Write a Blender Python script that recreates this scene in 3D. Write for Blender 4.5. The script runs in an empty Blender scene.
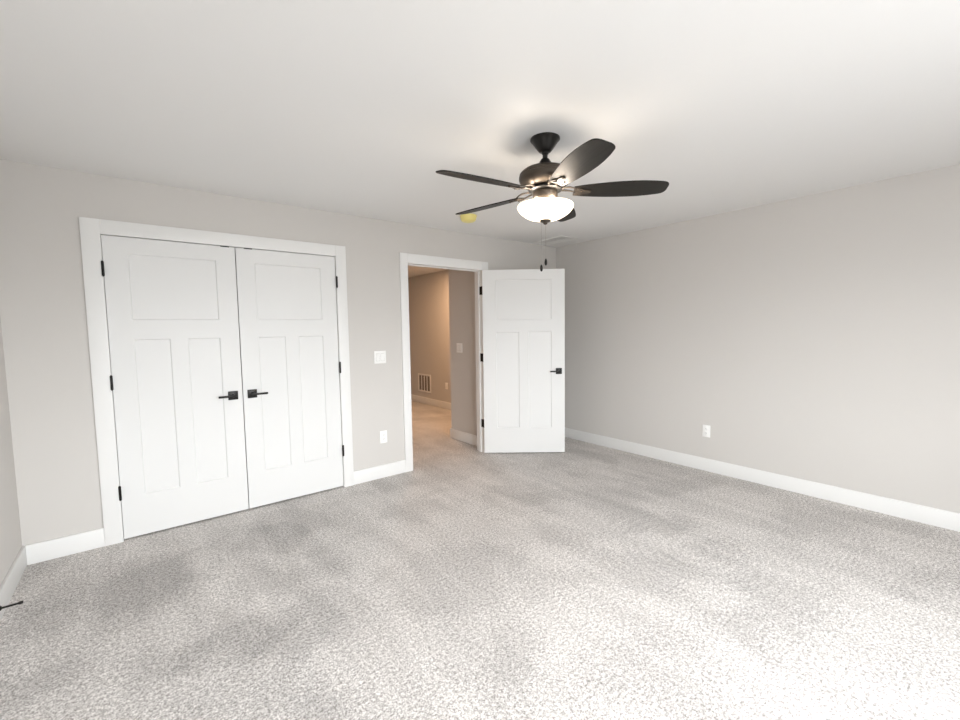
import bpy, bmesh, math, random
from mathutils import Vector, Matrix
PI = math.pi
sc = bpy.context.scene
COL = sc.collection

XL, XR, YB, YS, H, T = -0.62, 4.229, 3.717, -1.30, 2.42, 0.12      # room: left, right, back and front wall faces, ceiling height, wall thickness
# ------------------------------------------------------------------ camera, world, lights, exposure
F_PX, PITCH, YAW, ROLL, EYE = 428.2, 0.0719, 0.673, -0.0146, 1.3982
cd = bpy.data.cameras.new('camera'); cam = bpy.data.objects.new('camera', cd); COL.objects.link(cam)
cd.sensor_fit = 'HORIZONTAL'; cd.sensor_width = 36.0; cd.lens = 36.0 * F_PX / 960.0; cd.clip_start = 0.02
cam.matrix_world = (Matrix.Translation((0, 0, EYE)) @ Matrix.Rotation(-YAW, 4, 'Z')
                    @ Matrix.Rotation(PI / 2 - PITCH, 4, 'X') @ Matrix.Rotation(ROLL, 4, 'Z'))
sc.camera = cam

w = bpy.data.worlds.new('overcast_sky'); sc.world = w; w.use_nodes = True
SKY, GROUND = 26.0, 7.6             # bright overcast sky above the horizon, darker ground below it
wn = w.node_tree; bg = wn.nodes['Background']
wtc = wn.nodes.new('ShaderNodeTexCoord'); wsp = wn.nodes.new('ShaderNodeSeparateXYZ'); wmr = wn.nodes.new('ShaderNodeMapRange')
wmr.inputs['From Min'].default_value = -0.03; wmr.inputs['From Max'].default_value = 0.10
wmr.inputs['To Min'].default_value = GROUND; wmr.inputs['To Max'].default_value = SKY
wn.links.new(wtc.outputs['Generated'], wsp.inputs[0]); wn.links.new(wsp.outputs['Z'], wmr.inputs['Value'])
wn.links.new(wmr.outputs[0], bg.inputs[1]); bg.inputs[0].default_value = (0.945, 0.975, 1.0, 1)

def area(name, loc, rot, sx, sy, power, color, spread=PI, shape='RECTANGLE'):
    l = bpy.data.lights.new(name, 'AREA'); l.shape = shape; l.size = sx; l.size_y = sy
    l.energy = power; l.color = color; l.spread = spread
    o = bpy.data.objects.new(name, l); COL.objects.link(o); o.location = loc; o.rotation_euler = rot
    return o
# the window behind the camera lets the sky in (portal: guides the sampling of the sky, gives no light itself)
WX0, WX1, WZ0, WZ1 = 0.0, 2.3, 0.60, 2.15
po = area('window_portal', ((WX0 + WX1) / 2, YS - 0.05, (WZ0 + WZ1) / 2), (PI / 2, 0, 0), WX1 - WX0, WZ1 - WZ0, 1.0, (1, 1, 1))
po.data.cycles.is_portal = True
# warm ceiling lamp of the hallway
area('hallway_lamp', (3.45, 5.6, 2.395), (0, 0, 0), 0.35, 0.35, 30, (1.0, 0.60, 0.34), PI, 'DISK')

sc.view_settings.view_transform = 'Standard'; sc.view_settings.look = 'None'
sc.view_settings.gamma = 1.0; sc.view_settings.use_curve_mapping = False
sc.view_settings.exposure = 0.0
sc.cycles.max_bounces = 16; sc.cycles.diffuse_bounces = 10; sc.cycles.glossy_bounces = 4
sc.cycles.transparent_max_bounces = 8
sc.cycles.caustics_reflective = False; sc.cycles.caustics_refractive = False

# ------------------------------------------------------------------ materials
def mat(name, color, rough=0.5, metal=0.0, spec=0.5, emit=None, estr=0.0):
    m = bpy.data.materials.new(name); m.use_nodes = True
    b = m.node_tree.nodes['Principled BSDF']
    b.inputs['Base Color'].default_value = (*color, 1); b.inputs['Roughness'].default_value = rough
    b.inputs['Metallic'].default_value = metal; b.inputs['Specular IOR Level'].default_value = spec
    if emit:
        b.inputs['Emission Color'].default_value = (*emit, 1); b.inputs['Emission Strength'].default_value = estr
    return m
def N(m, kind, **kw):
    n = m.node_tree.nodes.new(kind)
    for k, v in kw.items(): setattr(n, k, v)
    return n
def paint(name, color, rough, scale, strength, dist=0.001):
    """painted surface with a fine roller texture"""
    m = mat(name, color, rough, spec=0.3); nt = m.node_tree; L = nt.links
    tc = N(m, 'ShaderNodeTexCoord'); nz = N(m, 'ShaderNodeTexNoise'); nz.inputs['Scale'].default_value = scale
    nz.inputs['Detail'].default_value = 3
    L.new(tc.outputs['Object'], nz.inputs['Vector'])
    bp = N(m, 'ShaderNodeBump'); bp.inputs['Strength'].default_value = strength; bp.inputs['Distance'].default_value = dist
    L.new(nz.outputs['Fac'], bp.inputs['Height']); L.new(bp.outputs['Normal'], nt.nodes['Principled BSDF'].inputs['Normal'])
    return m
M_WALL = paint('greige_wall_paint', (0.612, 0.592, 0.567), 0.75, 260, 0.12)
M_CEIL = paint('white_ceiling_paint', (0.775, 0.773, 0.765), 0.9, 180, 0.15)
M_TRIM = paint('white_trim_paint', (0.80, 0.80, 0.79), 0.45, 90, 0.03)
M_DOOR = paint('white_door_paint', (0.755, 0.757, 0.75), 0.45, 90, 0.03)
M_BLACK = mat('black_metal', (0.012, 0.011, 0.010), 0.38, 0.6)
M_BRONZE = mat('aged_bronze', (0.075, 0.060, 0.047), 0.36, 0.7)
M_IRON = mat('bronze_iron', (0.07, 0.055, 0.042), 0.5, 0.5)
M_CANOPY = mat('dark_bronze_canopy', (0.022, 0.020, 0.018), 0.33, 0.5)
M_PLASTIC = mat('white_plastic', (0.88, 0.88, 0.865), 0.35)
M_SLOT = mat('dark_slot', (0.06, 0.055, 0.05), 0.7)
M_YELLOW = mat('yellow_plastic_cover', (0.80, 0.70, 0.25), 0.3)
M_CHAIN = mat('pale_chain', (0.42, 0.40, 0.37), 0.4, 0.3)
M_VENT = mat('white_enamel_metal', (0.80, 0.795, 0.78), 0.4)
M_DUCT = mat('dark_duct', (0.20, 0.17, 0.15), 0.9)
M_DAMPER = mat('pale_damper', (0.55, 0.54, 0.53), 0.7)
M_DARKWALL = mat('closet_wall_paint', (0.565, 0.535, 0.505), 0.8)
M_PANEB = mat('window_frame_vinyl', (0.85, 0.85, 0.85), 0.4)

def glass_mat():
    m = bpy.data.materials.new('window_glass'); m.use_nodes = True; nt = m.node_tree; nt.nodes.clear()
    o = nt.nodes.new('ShaderNodeOutputMaterial'); mx = nt.nodes.new('ShaderNodeMixShader')
    t = nt.nodes.new('ShaderNodeBsdfTransparent'); g = nt.nodes.new('ShaderNodeBsdfGlossy'); g.inputs['Roughness'].default_value = 0.02
    mx.inputs[0].default_value = 0.06
    nt.links.new(t.outputs[0], mx.inputs[1]); nt.links.new(g.outputs[0], mx.inputs[2]); nt.links.new(mx.outputs[0], o.inputs[0])
    return m
M_GLASS = glass_mat()

def blade_mat():
    m = mat('dark_walnut_blade', (0.04, 0.034, 0.03), 0.45, spec=0.2); nt = m.node_tree; L = nt.links
    tc = N(m, 'ShaderNodeTexCoord'); mp = N(m, 'ShaderNodeMapping'); mp.inputs['Scale'].default_value = (3, 60, 60)
    nz = N(m, 'ShaderNodeTexNoise'); nz.inputs['Scale'].default_value = 2.0; nz.inputs['Detail'].default_value = 5
    cr = N(m, 'ShaderNodeValToRGB')
    cr.color_ramp.elements[0].position = 0.3; cr.color_ramp.elements[0].color = (0.012, 0.0105, 0.009, 1)
    cr.color_ramp.elements[1].position = 0.7; cr.color_ramp.elements[1].color = (0.024, 0.0215, 0.018, 1)
    L.new(tc.outputs['Object'], mp.inputs['Vector']); L.new(mp.outputs[0], nz.inputs['Vector'])
    L.new(nz.outputs['Fac'], cr.inputs[0]); L.new(cr.outputs[0], nt.nodes['Principled BSDF'].inputs['Base Color'])
    return m
M_BLADE = blade_mat()

def bowl_mat():
    m = bpy.data.materials.new('frosted_lit_glass'); m.use_nodes = True; nt = m.node_tree; nt.nodes.clear(); L = nt.links
    o = nt.nodes.new('ShaderNodeOutputMaterial'); a = nt.nodes.new('ShaderNodeAddShader')
    mx = nt.nodes.new('ShaderNodeMixShader'); mx.inputs[0].default_value = 0.5
    d = nt.nodes.new('ShaderNodeBsdfDiffuse'); t = nt.nodes.new('ShaderNodeBsdfTranslucent')
    d.inputs[0].default_value = (0.9, 0.87, 0.82, 1); t.inputs[0].default_value = (0.9, 0.85, 0.77, 1)
    e = nt.nodes.new('ShaderNodeEmission'); e.inputs[0].default_value = (1.0, 0.90, 0.76, 1); e.inputs[1].default_value = 0.75
    L.new(d.outputs[0], mx.inputs[1]); L.new(t.outputs[0], mx.inputs[2])
    L.new(mx.outputs[0], a.inputs[0]); L.new(e.outputs[0], a.inputs[1]); L.new(a.outputs[0], o.inputs[0])
    return m
M_BOWL = bowl_mat()

MARKS = [(-0.14, 3.02, 0.46, 0.34, 0, -0.13), (0.66, 3.10, 0.24, 0.26, 20, -0.13), (0.33, 2.72, 0.14, 0.45, 10, 0.11), (0.30, 2.15, 0.30, 0.16, 0, -0.11), (0.62, 2.05, 0.28, 0.22, 30, -0.08)]
def carpet_mat():
    m = mat('heathered_grey_carpet', (0.4, 0.38, 0.36), 0.95, spec=0.1); nt = m.node_tree; L = nt.links
    b = nt.nodes['Principled BSDF']
    tc = N(m, 'ShaderNodeTexCoord')
    def noise(scale, detail, rough=0.5, dist=0.0, vec=None):
        n = N(m, 'ShaderNodeTexNoise'); n.inputs['Scale'].default_value = scale; n.inputs['Detail'].default_value = detail
        n.inputs['Roughness'].default_value = rough; n.inputs['Distortion'].default_value = dist
        L.new(vec or tc.outputs['Object'], n.inputs['Vector']); return n
    def math_(op, a, b_, clamp=False):
        n = N(m, 'ShaderNodeMath', operation=op); n.use_clamp = clamp
        for i, x in enumerate((a, b_)):
            if isinstance(x, (int, float)): n.inputs[i].default_value = x
            else: L.new(x, n.inputs[i])
        return n.outputs[0]
    def ramp(fac, p0, p1, c0, c1):
        r = N(m, 'ShaderNodeValToRGB'); e = r.color_ramp.elements
        e[0].position, e[1].position = p0, p1; e[0].color, e[1].color = (*c0, 1), (*c1, 1)
        L.new(fac, r.inputs[0]); return r.outputs[0]
    # tufts: fine flecks of light and dark yarn
    fine = noise(150, 3.0, 0.95); clump = noise(64, 3.0, 0.85)
    tuft_fac = math_('ADD', math_('MULTIPLY', fine.outputs['Fac'], 0.62), math_('MULTIPLY', clump.outputs['Fac'], 0.38))
    fleck = ramp(tuft_fac, 0.43, 0.57, (0.25, 0.232, 0.218), (0.83, 0.80, 0.777))
    # lay of the pile: large soft patches, vacuum strokes and curved tracks
    patch_n = noise(1.9, 4.0, 0.55, 0.35)
    patch_r = N(m, 'ShaderNodeMapRange'); patch_r.interpolation_type = 'SMOOTHSTEP'; patch_r.inputs['From Min'].default_value = 0.40; patch_r.inputs['From Max'].default_value = 0.56
    L.new(math_('ADD', patch_n.outputs['Fac'], math_('MULTIPLY', math_('SUBTRACT', clump.outputs['Fac'], 0.5), 0.3)), patch_r.inputs['Value'])
    streak_map = N(m, 'ShaderNodeMapping'); streak_map.inputs['Rotation'].default_value = (0, 0, 0); streak_map.inputs['Scale'].default_value = (4.0, 0.7, 1)
    L.new(tc.outputs['Object'], streak_map.inputs['Vector'])
    streak = noise(1.6, 3.0, 0.5, 0.4, streak_map.outputs[0])
    ring_map = N(m, 'ShaderNodeMapping'); ring_map.inputs['Location'].default_value = (-2.65, -1.20, 0)
    L.new(tc.outputs['Object'], ring_map.inputs['Vector'])
    ring = N(m, 'ShaderNodeTexWave', wave_type='RINGS', rings_direction='Z'); ring.inputs['Scale'].default_value = 4.5
    ring.inputs['Distortion'].default_value = 1.5; ring.inputs['Detail'].default_value = 1.0; ring.inputs['Detail Scale'].default_value = 0.8
    L.new(ring_map.outputs[0], ring.inputs['Vector'])
    ln = N(m, 'ShaderNodeVectorMath', operation='LENGTH'); L.new(ring_map.outputs[0], ln.inputs[0])
    rmask = N(m, 'ShaderNodeMapRange'); rmask.inputs['From Min'].default_value = 0.25; rmask.inputs['From Max'].default_value = 1.0
    rmask.inputs['To Min'].default_value = 1.0; rmask.inputs['To Max'].default_value = 0.0
    L.new(ln.outputs['Value'], rmask.inputs['Value'])
    p1 = math_('MULTIPLY', math_('SUBTRACT', patch_r.outputs[0], 0.5), 0.15)
    p2 = math_('MULTIPLY', math_('SUBTRACT', streak.outputs['Fac'], 0.5), 0.45)
    p3 = math_('MULTIPLY', math_('MULTIPLY', math_('SUBTRACT', ring.outputs['Fac'], 0.5), 0.10), rmask.outputs[0])
    # trodden and brushed marks in the pile
    edge = noise(5.0, 3.0, 0.6)
    marks = 1.0
    for cx, cy, sx, sy, rot, amp in MARKS:
        mp = N(m, 'ShaderNodeMapping', vector_type='TEXTURE'); mp.inputs['Location'].default_value = (cx, cy, 0)
        mp.inputs['Rotation'].default_value = (0, 0, math.radians(rot)); mp.inputs['Scale'].default_value = (sx, sy, 1)
        L.new(tc.outputs['Object'], mp.inputs['Vector'])
        le = N(m, 'ShaderNodeVectorMath', operation='LENGTH'); L.new(mp.outputs[0], le.inputs[0])
        d_ = math_('ADD', le.outputs['Value'], math_('ADD', math_('MULTIPLY', math_('SUBTRACT', edge.outputs['Fac'], 0.5), 1.1), math_('MULTIPLY', math_('SUBTRACT', clump.outputs['Fac'], 0.5), 0.4)))
        mr = N(m, 'ShaderNodeMapRange'); mr.interpolation_type = 'SMOOTHSTEP'
        mr.inputs['From Min'].default_value = 0.8; mr.inputs['From Max'].default_value = 1.1; mr.inputs['To Min'].default_value = amp; mr.inputs['To Max'].default_value = 0.0
        L.new(d_, mr.inputs['Value']); marks = math_('ADD', marks, mr.outputs[0])
    lay = math_('ADD', math_('ADD', math_('ADD', p1, p2), p3), marks)
    vm = N(m, 'ShaderNodeVectorMath', operation='SCALE'); L.new(fleck, vm.inputs[0]); L.new(lay, vm.inputs['Scale'])
    L.new(vm.outputs[0], b.inputs['Base Color'])
    bp = N(m, 'ShaderNodeBump'); bp.inputs['Strength'].default_value = 0.25; bp.inputs['Distance'].default_value = 0.004
    L.new(tuft_fac, bp.inputs['Height']); L.new(bp.outputs['Normal'], b.inputs['Normal'])
    return m
M_CARPET = carpet_mat()

# ------------------------------------------------------------------ mesh helpers
def obj(name, bm, m, parent=None, smooth=False, loc=None):
    bmesh.ops.recalc_face_normals(bm, faces=bm.faces[:])
    me = bpy.data.meshes.new(name); bm.to_mesh(me); bm.free()
    for x in (m if isinstance(m, (list, tuple)) else [m]): me.materials.append(x)
    if smooth:
        for p in me.polygons: p.use_smooth = True
        me.set_sharp_from_angle(angle=math.radians(38))
    o = bpy.data.objects.new(name, me); COL.objects.link(o)
    if parent: o.parent = parent
    if loc: o.location = loc
    return o
def tag(o, label, cat, group=None, kind=None):
    o['label'] = label; o['category'] = cat
    if group: o['group'] = group
    if kind: o['kind'] = kind
    return o
def empty(name, loc, rz=0.0):
    o = bpy.data.objects.new(name, None); COL.objects.link(o); o.location = loc; o.rotation_euler = (0, 0, rz)
    o.empty_display_size = 0.1
    return o
def box(bm, x0, x1, y0, y1, z0, z1, bevel=0.0, mi=0):
    r = bmesh.ops.create_cube(bm, size=1.0)
    vs = r['verts']
    for v in vs:
        v.co = Vector(((x0 + x1) / 2 + v.co.x * (x1 - x0), (y0 + y1) / 2 + v.co.y * (y1 - y0), (z0 + z1) / 2 + v.co.z * (z1 - z0)))
    fs = {f for v in vs for f in v.link_faces}
    for f in fs: f.material_index = mi
    if bevel > 0:
        es = {e for v in vs for e in v.link_edges}
        bmesh.ops.bevel(bm, geom=list(es), offset=bevel, segments=2, profile=0.5, affect='EDGES')
    return bm
def boxes(*bs, bevel=0.0):
    bm = bmesh.new()
    for b in bs: box(bm, *b, bevel=bevel)
    return bm
def lathe(bm, prof, seg=48, c=(0, 0, 0), close=False):
    rings = []
    for r, z in prof:
        if r < 1e-5: rings.append([bm.verts.new((c[0], c[1], c[2] + z))])
        else: rings.append([bm.verts.new((c[0] + r * math.cos(2 * PI * k / seg), c[1] + r * math.sin(2 * PI * k / seg), c[2] + z)) for k in range(seg)])
    pairs = list(zip(rings, rings[1:])) + ([(rings[-1], rings[0])] if close else [])
    for a, b in pairs:
        for k in range(seg):
            k2 = (k + 1) % seg
            q = [a[k % len(a)], a[k2 % len(a)], b[k2 % len(b)], b[k % len(b)]]
            u = []
            for v in q:
                if v not in u: u.append(v)
            if len(u) >= 3: bm.faces.new(u)
    return bm
def tube(bm, pts, rad, seg=10):
    """round tube through pts, rad a number or one per point"""
    pts = [Vector(p) for p in pts]; rings = []
    for i, p in enumerate(pts):
        d = (pts[min(i + 1, len(pts) - 1)] - pts[max(i - 1, 0)]).normalized()
        up = Vector((0, 0, 1)) if abs(d.z) < 0.9 else Vector((1, 0, 0))
        a = d.cross(up).normalized(); b = d.cross(a)
        r = rad[i] if isinstance(rad, (list, tuple)) else rad
        rings.append([bm.verts.new(p + (a * math.cos(2 * PI * k / seg) + b * math.sin(2 * PI * k / seg)) * r) for k in range(seg)])
    for a, b in zip(rings, rings[1:]):
        for k in range(seg): bm.faces.new([a[k], a[(k + 1) % seg], b[(k + 1) % seg], b[k]])
    bm.faces.new(rings[0]); bm.faces.new(rings[-1][::-1])
    return bm
def xform(bm, mtx):
    bmesh.ops.transform(bm, matrix=mtx, verts=bm.verts[:]); return bm
def prism(bm, outline, z0, z1, bevel=0.0):
    lo = [bm.verts.new((x, y, z0)) for x, y in outline]; hi = [bm.verts.new((x, y, z1)) for x, y in outline]
    n = len(outline); bm.faces.new(lo[::-1]); bm.faces.new(hi)
    for k in range(n): bm.faces.new([lo[k], lo[(k + 1) % n], hi[(k + 1) % n], hi[k]])
    return bm

# ------------------------------------------------------------------ room shell (metres; camera stands at 0,0)
C0, C1 = -0.150, 1.3745            # closet opening
D0, D1 = 2.076, 2.998              # bedroom doorway opening
HEAD = 2.044
J = 0.018                           # jamb board thickness
def struct(name, bm, m, label, cat, smooth=False):
    return tag(obj(name, bm, m, smooth=smooth), label, cat, kind='structure')
struct('floor', boxes((XL - T, XR + T, YS - T, 9.2, -0.1, 0.0)), M_CARPET, 'heathered grey cut pile carpet covering bedroom and hallway floor', 'floor')
struct('ceiling', boxes((XL - T, XR + T, YS - T, 9.2, H, H + 0.1)), M_CEIL, 'flat white ceiling above bedroom and hallway', 'ceiling')
struct('wall_left', boxes((XL - T, XL, YS - T, YB, 0, H)), M_WALL, 'greige wall at far left with the door stop', 'wall')
struct('wall_right', boxes((XR, XR + T, YS - T, YB + T, 0, H)), M_WALL, 'wide empty greige wall on the right side', 'wall')
struct('wall_back', boxes((XL - T, C0 - J, YB, YB + T, 0, H), (C0 - J, C1 + J, YB, YB + T, HEAD + J, H),
                          (C1 + J, D0 - J, YB, YB + T, 0, H), (D0 - J, D1 + J, YB, YB + T, HEAD + J, H),
                          (D1 + J, XR, YB, YB + T, 0, H)), M_WALL, 'greige back wall holding closet doors and hallway doorway', 'wall')
# wall behind the camera, with a wide window
struct('wall_front', boxes((XL - T, XR + T, YS - T, YS, 0, WZ0), (XL - T, XR + T, YS - T, YS, WZ1, H), (XL - T, WX0, YS - T, YS, WZ0, WZ1),
                           (WX1, XR + T, YS - T, YS, WZ0, WZ1)), M_WALL, 'greige wall behind the viewer with a wide window', 'wall')
f = 0.045; xm = (WX0 + WX1) / 2
fr = struct('window_1', boxes((WX0, WX0 + f, YS - 0.10, YS - 0.04, WZ0, WZ1), (WX1 - f, WX1, YS - 0.10, YS - 0.04, WZ0, WZ1),
            (WX0 + f, WX1 - f, YS - 0.10, YS - 0.04, WZ0, WZ0 + f), (WX0 + f, WX1 - f, YS - 0.10, YS - 0.04, WZ1 - f, WZ1),
            (xm - 0.03, xm + 0.03, YS - 0.10, YS - 0.04, WZ0 + f, WZ1 - f)), M_PANEB, 'wide white framed window behind the viewer', 'window')
for a, b in ((WX0 + f, xm - 0.03), (xm + 0.03, WX1 - f)):
    obj('pane', boxes((a, b, YS - 0.072, YS - 0.068, WZ0 + f, WZ1 - f)), M_GLASS, fr)
# closet interior
struct('wall_closet', boxes((-0.42, -0.30, YB + T, 4.55, 0, H), (1.52, 1.64, YB + T, 4.55, 0, H), (-0.30, 1.52, 4.43, 4.55, 0, H)), M_DARKWALL,
       'closet interior walls behind the double doors', 'wall')
# hallway
struct('wall_hallway_left', boxes((1.72, 1.84, YB + T, 9.1, 0, H)), M_WALL, 'hallway wall left of the doorway', 'wall')
struct('wall_hallway_right', boxes((3.115, XR + T, YB + T, 4.52, 0, H)), M_WALL, 'short greige hallway wall just past the doorway, with light switch', 'wall')
struct('wall_hallway_far', boxes((4.2, 4.2 + T, 4.52, 9.1, 0, H)), M_WALL, 'warm lit hallway wall with the return air grille', 'wall')
struct('wall_hallway_end', boxes((1.72, 4.32, 9.0, 9.12, 0, H)), M_WALL, 'hallway end wall', 'wall')

# baseboards
BH, BT = 0.1235, 0.015
CO0, CO1 = -0.2453, 1.4635          # closet casing outer edges
DO0, DO1 = 1.9945, 3.084            # doorway casing outer edges
def base(name, label, *b):
    return struct(name, boxes(*b, bevel=0.003), M_TRIM, label, 'baseboard', True)
base('baseboard_left', 'white baseboard along the left wall', (XL, XL + BT, YS, YB, 0, BH))
base('baseboard_back', 'short white baseboard between left corner and closet casing', (XL + BT, CO0, YB - BT, YB, 0, BH))
base('baseboard_back.001', 'white baseboard between closet casing and doorway casing', (CO1, DO0, YB - BT, YB, 0, BH))
base('baseboard_back.002', 'white baseboard behind the open door', (DO1, XR - BT, YB - BT, YB, 0, BH))
base('baseboard_right', 'long white baseboard along the right wall', (XR - BT, XR, YS, YB, 0, BH))
base('baseboard_front', 'white baseboard below the window behind the viewer', (XL + BT, XR - BT, YS, YS + BT, 0, BH))
base('baseboard_hallway', 'white baseboard of the near hallway wall under the switch', (3.10, 3.115, YB + T, 4.52 + BT, 0, BH))
base('baseboard_hallway.001', 'white baseboard of the far hallway wall below the grille', (4.185, 4.2, 4.52, 9.0, 0, BH))

# casings with their jambs
CT = 0.018
def casing(name, a0, a1, o0, o1, top, label, stop):
    t = obj(name, boxes((o0, a0 - 0.0, YB - CT, YB, 0, top), (a1, o1, YB - CT, YB, 0, top), (a0, a1, YB - CT, YB, HEAD, top), bevel=0.0015), M_TRIM, smooth=True)
    tag(t, label, 'door casing', kind='structure')
    jb = [(a0 - J, a0 - 0.001, YB - 0.001, YB + T + 0.001, 0, HEAD), (a1 + 0.001, a1 + J, YB - 0.001, YB + T + 0.001, 0, HEAD),
          (a0 - J, a1 + J, YB - 0.001, YB + T + 0.001, HEAD + 0.001, HEAD + J)]
    obj('jamb', boxes(*jb), M_TRIM, t)
    s = YB + 0.040
    obj('stop_strip', boxes((a0 - 0.001, a0 + 0.010, s, s + 0.035, 0, HEAD), (a1 - 0.010, a1 + 0.001, s, s + 0.035, 0, HEAD),
                            (a0 + 0.010, a1 - 0.010, s, s + 0.035, HEAD - 0.010, HEAD)), M_TRIM, t)
    return t
casing('trim_1', C0, C1, CO0, CO1, 2.137, 'flat white casing framing the double closet doors', True)
casing('trim_2', D0, D1, DO0, DO1, 2.137, 'flat white casing framing the open hallway doorway', True)

# ------------------------------------------------------------------ doors
def door_bm(w, z0, z1, t, panels, rec=0.008, sl=0.007):
    """leaf in x 0..w, front face at y=0, back at y=t; panels (x0,x1,z0,z1) recessed on both faces with a sloped edge"""
    bm = bmesh.new()
    xs = sorted({0.0, w, *[p[0] for p in panels], *[p[1] for p in panels]}); zs = sorted({z0, z1, *[p[2] for p in panels], *[p[3] for p in panels]})
    def inp(x, z): return any(p[0] < x < p[1] and p[2] < z < p[3] for p in panels)
    def quad(*c): bm.faces.new([bm.verts.new(v) for v in c])
    for y, s in ((0.0, 1), (t, -1)):
        for xa, xb in zip(xs, xs[1:]):
            for za, zb in zip(zs, zs[1:]):
                if not inp((xa + xb) / 2, (za + zb) / 2): quad((xa, y, za), (xb, y, za), (xb, y, zb), (xa, y, zb))
        for a, b, c, d in panels:
            yi = y + s * rec
            o = [(a, y, c), (b, y, c), (b, y, d), (a, y, d)]; i = [(a + sl, yi, c + sl), (b - sl, yi, c + sl), (b - sl, yi, d - sl), (a + sl, yi, d - sl)]
            for k in range(4): quad(o[k], o[(k + 1) % 4], i[(k + 1) % 4], i[k])
            quad(*i)
    for za, zb in zip(zs, zs[1:]):
        quad((0, 0, za), (0, t, za), (0, t, zb), (0, 0, zb)); quad((w, 0, za), (w, t, za), (w, t, zb), (w, 0, zb))
    for xa, xb in zip(xs, xs[1:]):
        quad((xa, 0, z0), (xb, 0, z0), (xb, t, z0), (xa, t, z0)); quad((xa, 0, z1), (xb, 0, z1), (xb, t, z1), (xa, t, z1))
    bmesh.ops.remove_doubles(bm, verts=bm.verts[:], dist=1e-5)
    return bm
def handle(parent, x, z, y, sx, sy):
    """black lever on a square rose; sx = side the lever points to, sy = outward direction (-1 or 1)"""
    bm = bmesh.new(); q = 0.033
    ya, yb = sorted((y, y + sy * 0.009)); box(bm, x - q, x + q, ya, yb, z - q, z + q, 0.002)
    h = obj('handle', bm, M_BLACK, parent, True)
    bm = bmesh.new(); tube(bm, [(x, y + sy * 0.009, z), (x, y + sy * 0.05, z)], [0.013, 0.011], 16)
    obj('spindle', bm, M_BLACK, h, True)
    bm = bmesh.new(); xa, xb = sorted((x - sx * 0.013, x + sx * 0.102)); ya, yb = sorted((y + sy * 0.047, y + sy * 0.059))
    box(bm, xa, xb, ya, yb, z - 0.008, z + 0.008, 0.0025)
    obj('lever', bm, M_BLACK, h, True)
    return h
def hinge_barrel(parent, x, y, z, px=None):
    bm = bmesh.new()
    L = 0.092
    prof = [(0.0, -L / 2 - 0.006), (0.0045, -L / 2 - 0.004), (0.0045, -L / 2), (0.0075, -L / 2), (0.0075, L / 2), (0.0045, L / 2), (0.0045, L / 2 + 0.004), (0.0, L / 2 + 0.006)]
    lathe(bm, prof, 14, (x, y, z))
    return obj('hinge', bm, M_BLACK, parent, True)

PZ = dict(lo0=0.292, lo1=1.3625, up0=1.494, up1=1.934)
def closet_door(name, x0, x1, hx, label, catch_x, sx, rose):
    d = empty(name, (x0, YB, 0)); tag(d, label, 'closet door', kind='structure')
    wd = x1 - x0; m0, m1 = 0.125, wd - 0.125; lp = 0.2035
    ps = [(m0, m1, PZ['up0'], PZ['up1']), (m0, m0 + lp, PZ['lo0'], PZ['lo1']), (m1 - lp, m1, PZ['lo0'], PZ['lo1'])]
    obj('leaf', door_bm(wd, 0.012, HEAD - 0.004, 0.035, ps), M_DOOR, d)
    handle(d, rose - x0, 0.921, 0.0, sx, -1)
    for z in (1.823, 1.081, 0.337): hinge_barrel(d, hx - x0, -0.0225, z)
    bm = bmesh.new(); box(bm, catch_x - x0 - 0.028, catch_x - x0 + 0.028, -0.003, 0.02, HEAD - 0.0075, HEAD - 0.0002)
    obj('ball_catch', bm, M_BLACK, d)
    return d
MID = 0.612
closet_door('door_1', C0 + 0.003, MID - 0.003, C0 + 0.0, 'left white three panel closet door with black lever pointing left', 0.545, -1, 0.545)
closet_door('door_2', MID + 0.003, C1 - 0.003, C1 - 0.0, 'right white three panel closet door with black lever pointing right', 0.70, 1, 0.677)

# open bedroom door, swung about 140 degrees into the room
pin = Vector((D1, YB - 0.010))
DA = math.atan2(-0.572, 0.689)
u = Vector((math.cos(DA), math.sin(DA))); n = Vector((u.y, -u.x))     # n: towards the viewer
face = pin + n * (0.035 + 0.006) + u * 0.004
d3 = empty('door_3', (face.x, face.y, 0), DA)
tag(d3, 'open white three panel door with black lever, swung into the room', 'door', kind='structure')
DW = 0.897
ps = [(0.143, DW - 0.143, PZ['up0'], PZ['up1']), (0.143, 0.398, PZ['lo0'], PZ['lo1']), (DW - 0.398, DW - 0.143, PZ['lo0'], PZ['lo1'])]
obj('leaf', door_bm(DW, 0.012, 2.040, 0.035, ps), M_DOOR, d3)
handle(d3, DW - 0.065, 0.925, 0.0, -1, -1)
handle(d3, DW - 0.065, 0.925, 0.035, -1, 1)
inv = Matrix.Rotation(-DA, 4, 'Z') @ Matrix.Translation((-face.x, -face.y, 0))
for z in (1.823, 1.081, 0.337):
    h = hinge_barrel(d3, 0, 0, z)
    me = h.data
    p = inv @ Vector((pin.x - 0.004, pin.y - 0.010, 0))
    me.transform(Matrix.Translation((p.x, p.y, 0)))
    # leaf screwed to the hinge edge of the door and leaf on the jamb
    bm = bmesh.new(); box(bm, -0.0025, 0.0005, 0.004, 0.034, z - 0.045, z + 0.045); obj('door_plate', bm, M_BLACK, h)
    bm = bmesh.new(); box(bm, D1 - 0.003, D1 + 0.0005, YB - 0.008, YB + 0.032, z - 0.045, z + 0.045); xform(bm, inv); obj('jamb_plate', bm, M_BLACK, h)

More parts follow.
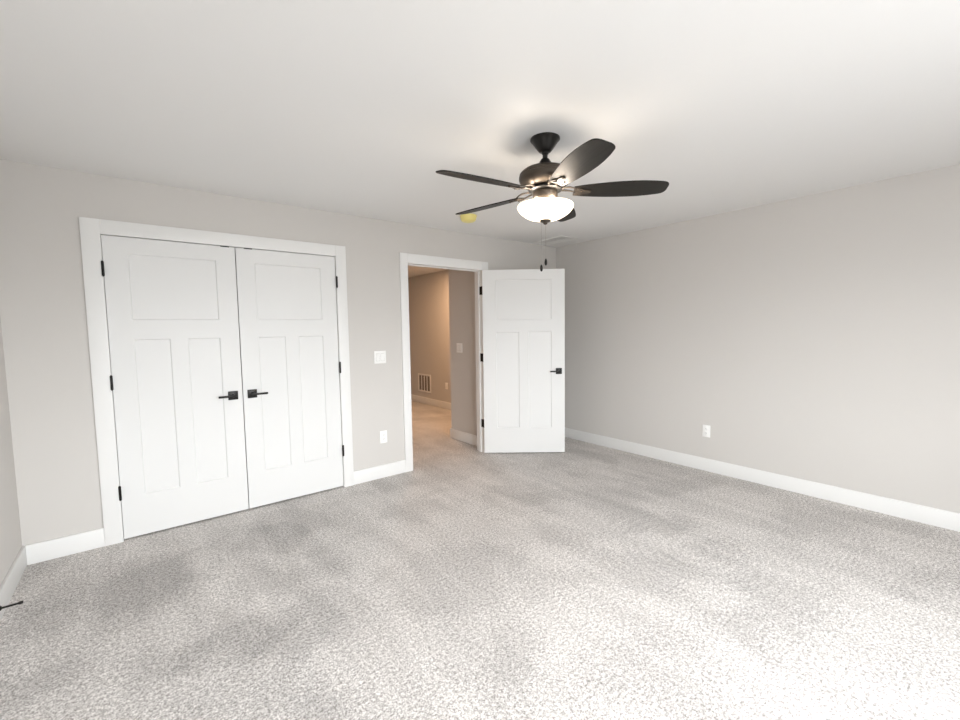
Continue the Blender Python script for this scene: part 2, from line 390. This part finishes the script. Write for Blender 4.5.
# ------------------------------------------------------------------ ceiling fan
FX, FY = 1.782, 1.643
fan = empty('ceiling_fan', (FX, FY, H + 0.0143)); fan.scale = (1.014, 1.014, 1.014)
tag(fan, 'dark bronze five blade ceiling fan with lit frosted glass bowl', 'ceiling fan')
def fz(prof): return [(r, z - H) for r, z in prof]
def flathe(name, prof, m, seg=56, parent=None):
    return obj(name, lathe(bmesh.new(), fz(prof), seg), m, parent or fan, True)
flathe('canopy', [(0, 2.4058), (0.078, 2.4058), (0.0785, 2.398), (0.076, 2.395), (0.072, 2.392), (0.062, 2.378), (0.045, 2.353), (0.034, 2.340), (0.030, 2.337), (0, 2.337)], M_CANOPY)
flathe('downrod', [(0, 2.337), (0.017, 2.337), (0.017, 2.325), (0.0135, 2.322), (0.0135, 2.302), (0.021, 2.300), (0.029, 2.288), (0.036, 2.272), (0.040, 2.264), (0.040, 2.258), (0, 2.258)], M_CANOPY, 32)
flathe('motor_housing', [(0, 2.262), (0.045, 2.261), (0.085, 2.254), (0.112, 2.243), (0.126, 2.233), (0.127, 2.229), (0.132, 2.228), (0.137, 2.222), (0.138, 2.216), (0.1365, 2.214),
                         (0.1365, 2.212), (0.140, 2.210), (0.141, 2.197), (0.138, 2.186), (0.128, 2.173), (0.112, 2.161), (0.092, 2.153), (0.080, 2.150), (0.080, 2.146), (0, 2.146)], M_BRONZE)
flathe('flywheel', [(0, 2.146), (0.086, 2.146), (0.090, 2.142), (0.090, 2.136), (0.084, 2.132), (0, 2.132)], M_CANOPY)
flathe('light_fitter', [(0, 2.132), (0.060, 2.132), (0.066, 2.126), (0.066, 2.094), (0.060, 2.086), (0.050, 2.083), (0.040, 2.082), (0.010, 2.080), (0.010, 1.995), (0, 1.995)], M_BRONZE)
bowl = flathe('glass_bowl', [(0.1475, 2.058), (0.1500, 2.054), (0.1495, 2.046), (0.144, 2.034), (0.132, 2.020), (0.114, 2.006), (0.088, 1.992), (0.058, 1.983), (0.030, 1.979), (0.012, 1.978)], M_BOWL)
sm = bowl.modifiers.new('thickness', 'SOLIDIFY'); sm.thickness = 0.004; sm.offset = -1
flathe('finial', [(0, 1.992), (0.012, 1.992), (0.030, 1.979), (0.029, 1.973), (0.020, 1.969), (0.012, 1.966), (0.0115, 1.962), (0.008, 1.958), (0, 1.956)], M_BRONZE, 32)
# bulbs inside the bowl
for k in range(3):
    a = math.radians(30 + 120 * k); bx, by = 0.078 * math.cos(a), 0.078 * math.sin(a)
    b = obj('bulb', lathe(bmesh.new(), [(0, -0.026), (0.014, -0.023), (0.0225, -0.012), (0.024, 0), (0.019, 0.014), (0.013, 0.024), (0.012, 0.034), (0, 0.034)], 20, (bx, by, 2.030 - H)),
            mat('lit_bulb', (0.9, 0.85, 0.75), 0.5, emit=(1.0, 0.80, 0.55), estr=6.0) if k == 0 else bpy.data.materials['lit_bulb'], fan, True)
    l = bpy.data.lights.new('bulb_light', 'POINT'); l.energy = 3.3; l.color = (1.0, 0.89, 0.77); l.shadow_soft_size = 0.045
    lo = bpy.data.objects.new('bulb_light', l); COL.objects.link(lo); lo.parent = fan; lo.location = (bx * 1.02, by * 1.02, 2.062 - H)

# blades: local x outwards; trailing edge on +y lower, -y edge higher
def blade_outline():
    key = [(0.150, 0.042), (0.20, 0.052), (0.26, 0.0605), (0.32, 0.067), (0.38, 0.0715), (0.44, 0.073), (0.50, 0.071), (0.56, 0.0645), (0.600, 0.057)]
    tip = [(0.600 + 0.036 * math.sin(t), 0.057 - 0.034 * (1 - math.cos(t))) for t in [PI / 2 * k / 7 for k in range(1, 8)]]
    up = key + tip
    return up + [(x, -y) for x, y in up[::-1]]
ol = blade_outline()
ZB = 2.128 - H
PIT = math.radians(-13)
def blade_parts():
    bm = prism(bmesh.new(), ol, -0.003, 0.003)
    bmesh.ops.bevel(bm, geom=[e for e in bm.edges if abs(e.verts[0].co.z - e.verts[1].co.z) < 1e-6], offset=0.0015, segments=1, affect='EDGES')
    xform(bm, Matrix.Rotation(PIT, 4, 'X'))
    b1 = bm
    # iron: curved arm from the flywheel, and a three-lobed plate screwed under the blade root
    bm = bmesh.new()
    N_ = 10; prev = None
    for s in (-1, 1):
        pts = []; rr = []
        for i in range(N_ + 1):
            t_ = i / N_
            pts.append((0.072 + 0.118 * t_, s * (0.010 + 0.020 * math.sin(PI * t_ * 0.9)), 0.010 - 0.012 * t_ + 0.010 * math.sin(PI * t_) - 0.006 * t_)); rr.append(0.0055 - 0.002 * t_)
        tube(bm, pts, rr, 8)
    plate = bmesh.new()
    lob = []
    for i in range(40):
        a = 2 * PI * i / 40
        r = 0.030 + 0.010 * math.cos(3 * a)
        lob.append((0.190 + r * 1.35 * math.cos(a), r * math.sin(a)))
    prism(plate, lob, -0.0085, -0.0035); xform(plate, Matrix.Rotation(PIT, 4, 'X'))
    for sx, sy in ((0.235, 0.0), (0.172, 0.024), (0.172, -0.024)):
        sb = lathe(bmesh.new(), [(0, -0.0115), (0.004, -0.0110), (0.0055, -0.0085), (0, -0.0085)], 12, (sx, sy, 0)); xform(sb, Matrix.Rotation(PIT, 4, 'X'))
        tmp = bpy.data.meshes.new('t'); sb.to_mesh(tmp); sb.free(); plate.from_mesh(tmp); bpy.data.meshes.remove(tmp)
    return b1, bm, plate
b1, b2, b3 = blade_parts()
first = obj('blade', b1, M_BLADE, fan, True); arm = obj('blade_iron', b2, M_IRON, first, True); pl = obj('mounting_plate', b3, M_IRON, first, True)
PHI = 172.7
for k in range(5):
    if k == 0: o = first
    else:
        o = first.copy(); COL.objects.link(o); o.parent = fan
        for ch in (arm, pl):
            c = ch.copy(); COL.objects.link(c); c.parent = o
    o.location = (0, 0, ZB); o.rotation_euler = (0, 0, math.radians(PHI + 72 * k))
# pull chains with dark pulls
dl = math.hypot(FX, FY); px_, py_ = FY / dl, -FX / dl
for off, zend in ((0.002, 1.757), (-0.022, 1.726)):
    x, y = off * px_, off * py_
    bm = bmesh.new(); prof = []; z = 1.972 if abs(off) < 0.01 else 1.978
    prof.append((0, z))
    while z > zend + 0.014:
        prof += [(0.0005, z), (0.0010, z - 0.0016), (0.0005, z - 0.0032)]; z -= 0.0038
    prof.append((0, z))
    lathe(bm, [(r, zz - H) for r, zz in prof], 6, (x, y, 0))
    c = obj('pull_chain', bm, M_CHAIN, fan, True)
    obj('pull', lathe(bmesh.new(), [(0, 0.019), (0.003, 0.018), (0.0065, 0.008), (0.0078, -0.004), (0.006, -0.014), (0.002, -0.019), (0, -0.019)], 16, (x, y, zend - H)), M_BLACK, c, True)

# ------------------------------------------------------------------ ceiling fittings
det = empty('smoke_detector', (2.385, 3.13, H)); tag(det, 'smoke detector under a yellow dust cover on the ceiling', 'smoke detector')
obj('base', lathe(bmesh.new(), [(0, 0), (0.070, 0), (0.072, -0.004), (0.070, -0.012), (0, -0.012)], 40), M_PLASTIC, det, True)
obj('dust_cover', lathe(bmesh.new(), [(0.074, -0.002), (0.077, -0.004), (0.077, -0.010), (0.073, -0.020), (0.068, -0.040), (0.060, -0.052), (0.045, -0.058), (0.018, -0.059), (0.016, -0.062), (0, -0.062)], 40), M_YELLOW, det, True)

cv = empty('ceiling_vent', (3.865, 3.415, H)); tag(cv, 'white rectangular air register on the ceiling near the back corner', 'vent')
bm = bmesh.new(); a, b, f = 0.135, 0.225, 0.028
for bb in ((-a, -a + f, -b, b), (a - f, a, -b, b), (-a + f, a - f, -b, -b + f), (-a + f, a - f, b - f, b)): box(bm, *bb, -0.008, 0, 0.0015)
obj('frame', bm, M_VENT, cv, True)
obj('duct_opening', boxes((-a + f, a - f, -b + f, b - f, -0.0015, -0.0002)), M_DAMPER, cv)
bm = bmesh.new()
for i in range(7):
    x = -a + f + 0.014 + i * (2 * (a - f) - 0.028) / 6
    sl = boxes((-0.0145, 0.0145, -b + f, b - f, -0.0006, 0.0006)); xform(sl, Matrix.Translation((x, 0, -0.007)) @ Matrix.Rotation(math.radians(-6 if i < 4 else 6), 4, 'Y'))
    tmp = bpy.data.meshes.new('t'); sl.to_mesh(tmp); sl.free(); bm.from_mesh(tmp); bpy.data.meshes.remove(tmp)
obj('louvers', bm, M_VENT, cv)

# ------------------------------------------------------------------ wall plates (local: plate in XZ, facing -Y)
def plate(root, wd, ht):
    bm = bmesh.new(); box(bm, -wd / 2, wd / 2, -0.006, 0, -ht / 2, ht / 2, 0.0025); obj('cover_plate', bm, M_PLASTIC, root, True)
def switch(loc, rz, label, wd=0.117):
    s = empty('light_switch', loc, rz); tag(s, label, 'light switch', 'white two gang light switches')
    plate(s, wd, 0.117)
    for x in (-0.023, 0.023):
        bm = bmesh.new()
        vs = [(-0.0165, -0.0060, -0.0335), (0.0165, -0.0060, -0.0335), (0.0165, -0.0075, 0), (-0.0165, -0.0075, 0), (0.0165, -0.0115, 0.0335), (-0.0165, -0.0115, 0.0335)]
        v = [bm.verts.new((p[0] + x, p[1], p[2])) for p in vs]; bk = [bm.verts.new((p[0] + x, -0.003, p[2])) for p in vs]
        bm.faces.new([v[0], v[1], v[2], v[3]]); bm.faces.new([v[3], v[2], v[4], v[5]])
        for i, j in ((0, 1), (1, 2), (2, 4), (4, 5), (5, 3), (3, 0)): bm.faces.new([v[i], v[j], bk[j], bk[i]])
        r = obj('rocker', bm, M_PLASTIC, s)
        fr = boxes((x - 0.0185, x - 0.0168, -0.0064, -0.003, -0.0355, 0.0355), (x + 0.0168, x + 0.0185, -0.0064, -0.003, -0.0355, 0.0355),
                   (x - 0.0185, x + 0.0185, -0.0064, -0.003, 0.0338, 0.0355), (x - 0.0185, x + 0.0185, -0.0064, -0.003, -0.0355, -0.0338))
        obj('rocker_frame', fr, mat('switch_gap_grey', (0.45, 0.44, 0.43), 0.6) if 'switch_gap_grey' not in bpy.data.materials else bpy.data.materials['switch_gap_grey'], r)
    return s
def outlet(loc, rz, label):
    s = empty('electrical_outlet', loc, rz); tag(s, label, 'electrical outlet', 'white duplex wall outlets')
    plate(s, 0.072, 0.117)
    for z in (0.020, -0.020):
        bm = bmesh.new(); box(bm, -0.0165, 0.0165, -0.0085, -0.004, z - 0.0145, z + 0.0145, 0.002)
        r = obj('receptacle', bm, M_PLASTIC, s, True)
        sl = boxes((-0.0075, -0.0055, -0.0089, -0.006, z - 0.001, z + 0.008), (0.0055, 0.0075, -0.0089, -0.006, z - 0.000, z + 0.007))
        tube(sl, [(0, -0.0089, z - 0.007), (0, -0.006, z - 0.007)], 0.0026, 10)
        obj('slots', sl, M_SLOT, r)
    return s
switch((1.765, YB, 1.150), 0, 'white two gang light switch on back wall between closet and doorway')
switch((3.115, 4.31, 1.170), -PI / 2, 'white light switch on the hallway wall seen through the doorway')
outlet((1.775, YB, 0.390), 0, 'white outlet low on back wall below the light switch')
outlet((XR, 1.823, 0.389), PI / 2 * 1 + PI, 'white outlet low on the wide right wall')
outlet((4.2, 6.218, 0.410), -PI / 2, 'white outlet beside the return grille in the hallway')

# return air grille in the hallway
g = empty('return_air_grille', (4.2, 6.962, 0.395), -PI / 2); tag(g, 'white return air grille with vertical slats on far hallway wall', 'vent')
bm = bmesh.new(); a, b, f = 0.225, 0.172, 0.03
for bb in ((-a, -a + f, -b, b), (a - f, a, -b, b)): box(bm, bb[0], bb[1], -0.010, 0, bb[2], bb[3], 0.0015)
for bb in ((-b, -b + f), (b - f, b)): box(bm, -a + f, a - f, -0.010, 0, bb[0], bb[1], 0.0015)
for i in (1, 2, 3):
    x = -a + f + i * (2 * (a - f)) / 4; box(bm, x - 0.009, x + 0.009, -0.009, -0.001, -b + f, b - f)
obj('frame', bm, M_VENT, g, True)
obj('duct_opening', boxes((-a + f, a - f, -0.002, -0.0003, -b + f, b - f)), M_DUCT, g)
bm = bmesh.new()
for i in range(16):
    x = -a + f + 0.012 + i * (2 * (a - f) - 0.024) / 15
    sl = boxes((-0.0004, 0.0004, -0.004, 0.004, -b + f, b - f)); xform(sl, Matrix.Translation((x, -0.0055, 0)) @ Matrix.Rotation(math.radians(58), 4, 'Z'))
    tmp = bpy.data.meshes.new('t'); sl.to_mesh(tmp); sl.free(); bm.from_mesh(tmp); bpy.data.meshes.remove(tmp)
obj('slats', bm, M_VENT, g)

# spring door stop on the left baseboard
st = empty('door_stop', (XL + BT, 3.060, 0.062)); tag(st, 'black door stop sticking out of the left baseboard', 'door stop')
obj('mount', xform(lathe(bmesh.new(), [(0, 0), (0.012, 0), (0.012, 0.003), (0.007, 0.007), (0, 0.007)], 20), Matrix.Rotation(PI / 2, 4, 'Y')), M_BLACK, st, True)
bm = bmesh.new(); pts = []
for i in range(200):
    t_ = i / 199; a = t_ * 2 * PI * 16; pts.append((0.005 + 0.062 * t_, 0.0042 * math.cos(a), 0.0042 * math.sin(a)))
tube(bm, pts, 0.0016, 6); tube(bm, [(0.003, 0, 0), (0.067, 0, 0)], 0.0030, 8)
obj('spring', bm, M_BLACK, st, True)
obj('bumper', xform(lathe(bmesh.new(), [(0, 0.064), (0.0065, 0.064), (0.0075, 0.068), (0.0075, 0.076), (0.006, 0.080), (0, 0.081)], 16), Matrix.Rotation(PI / 2, 4, 'Y')), M_BLACK, st, True)
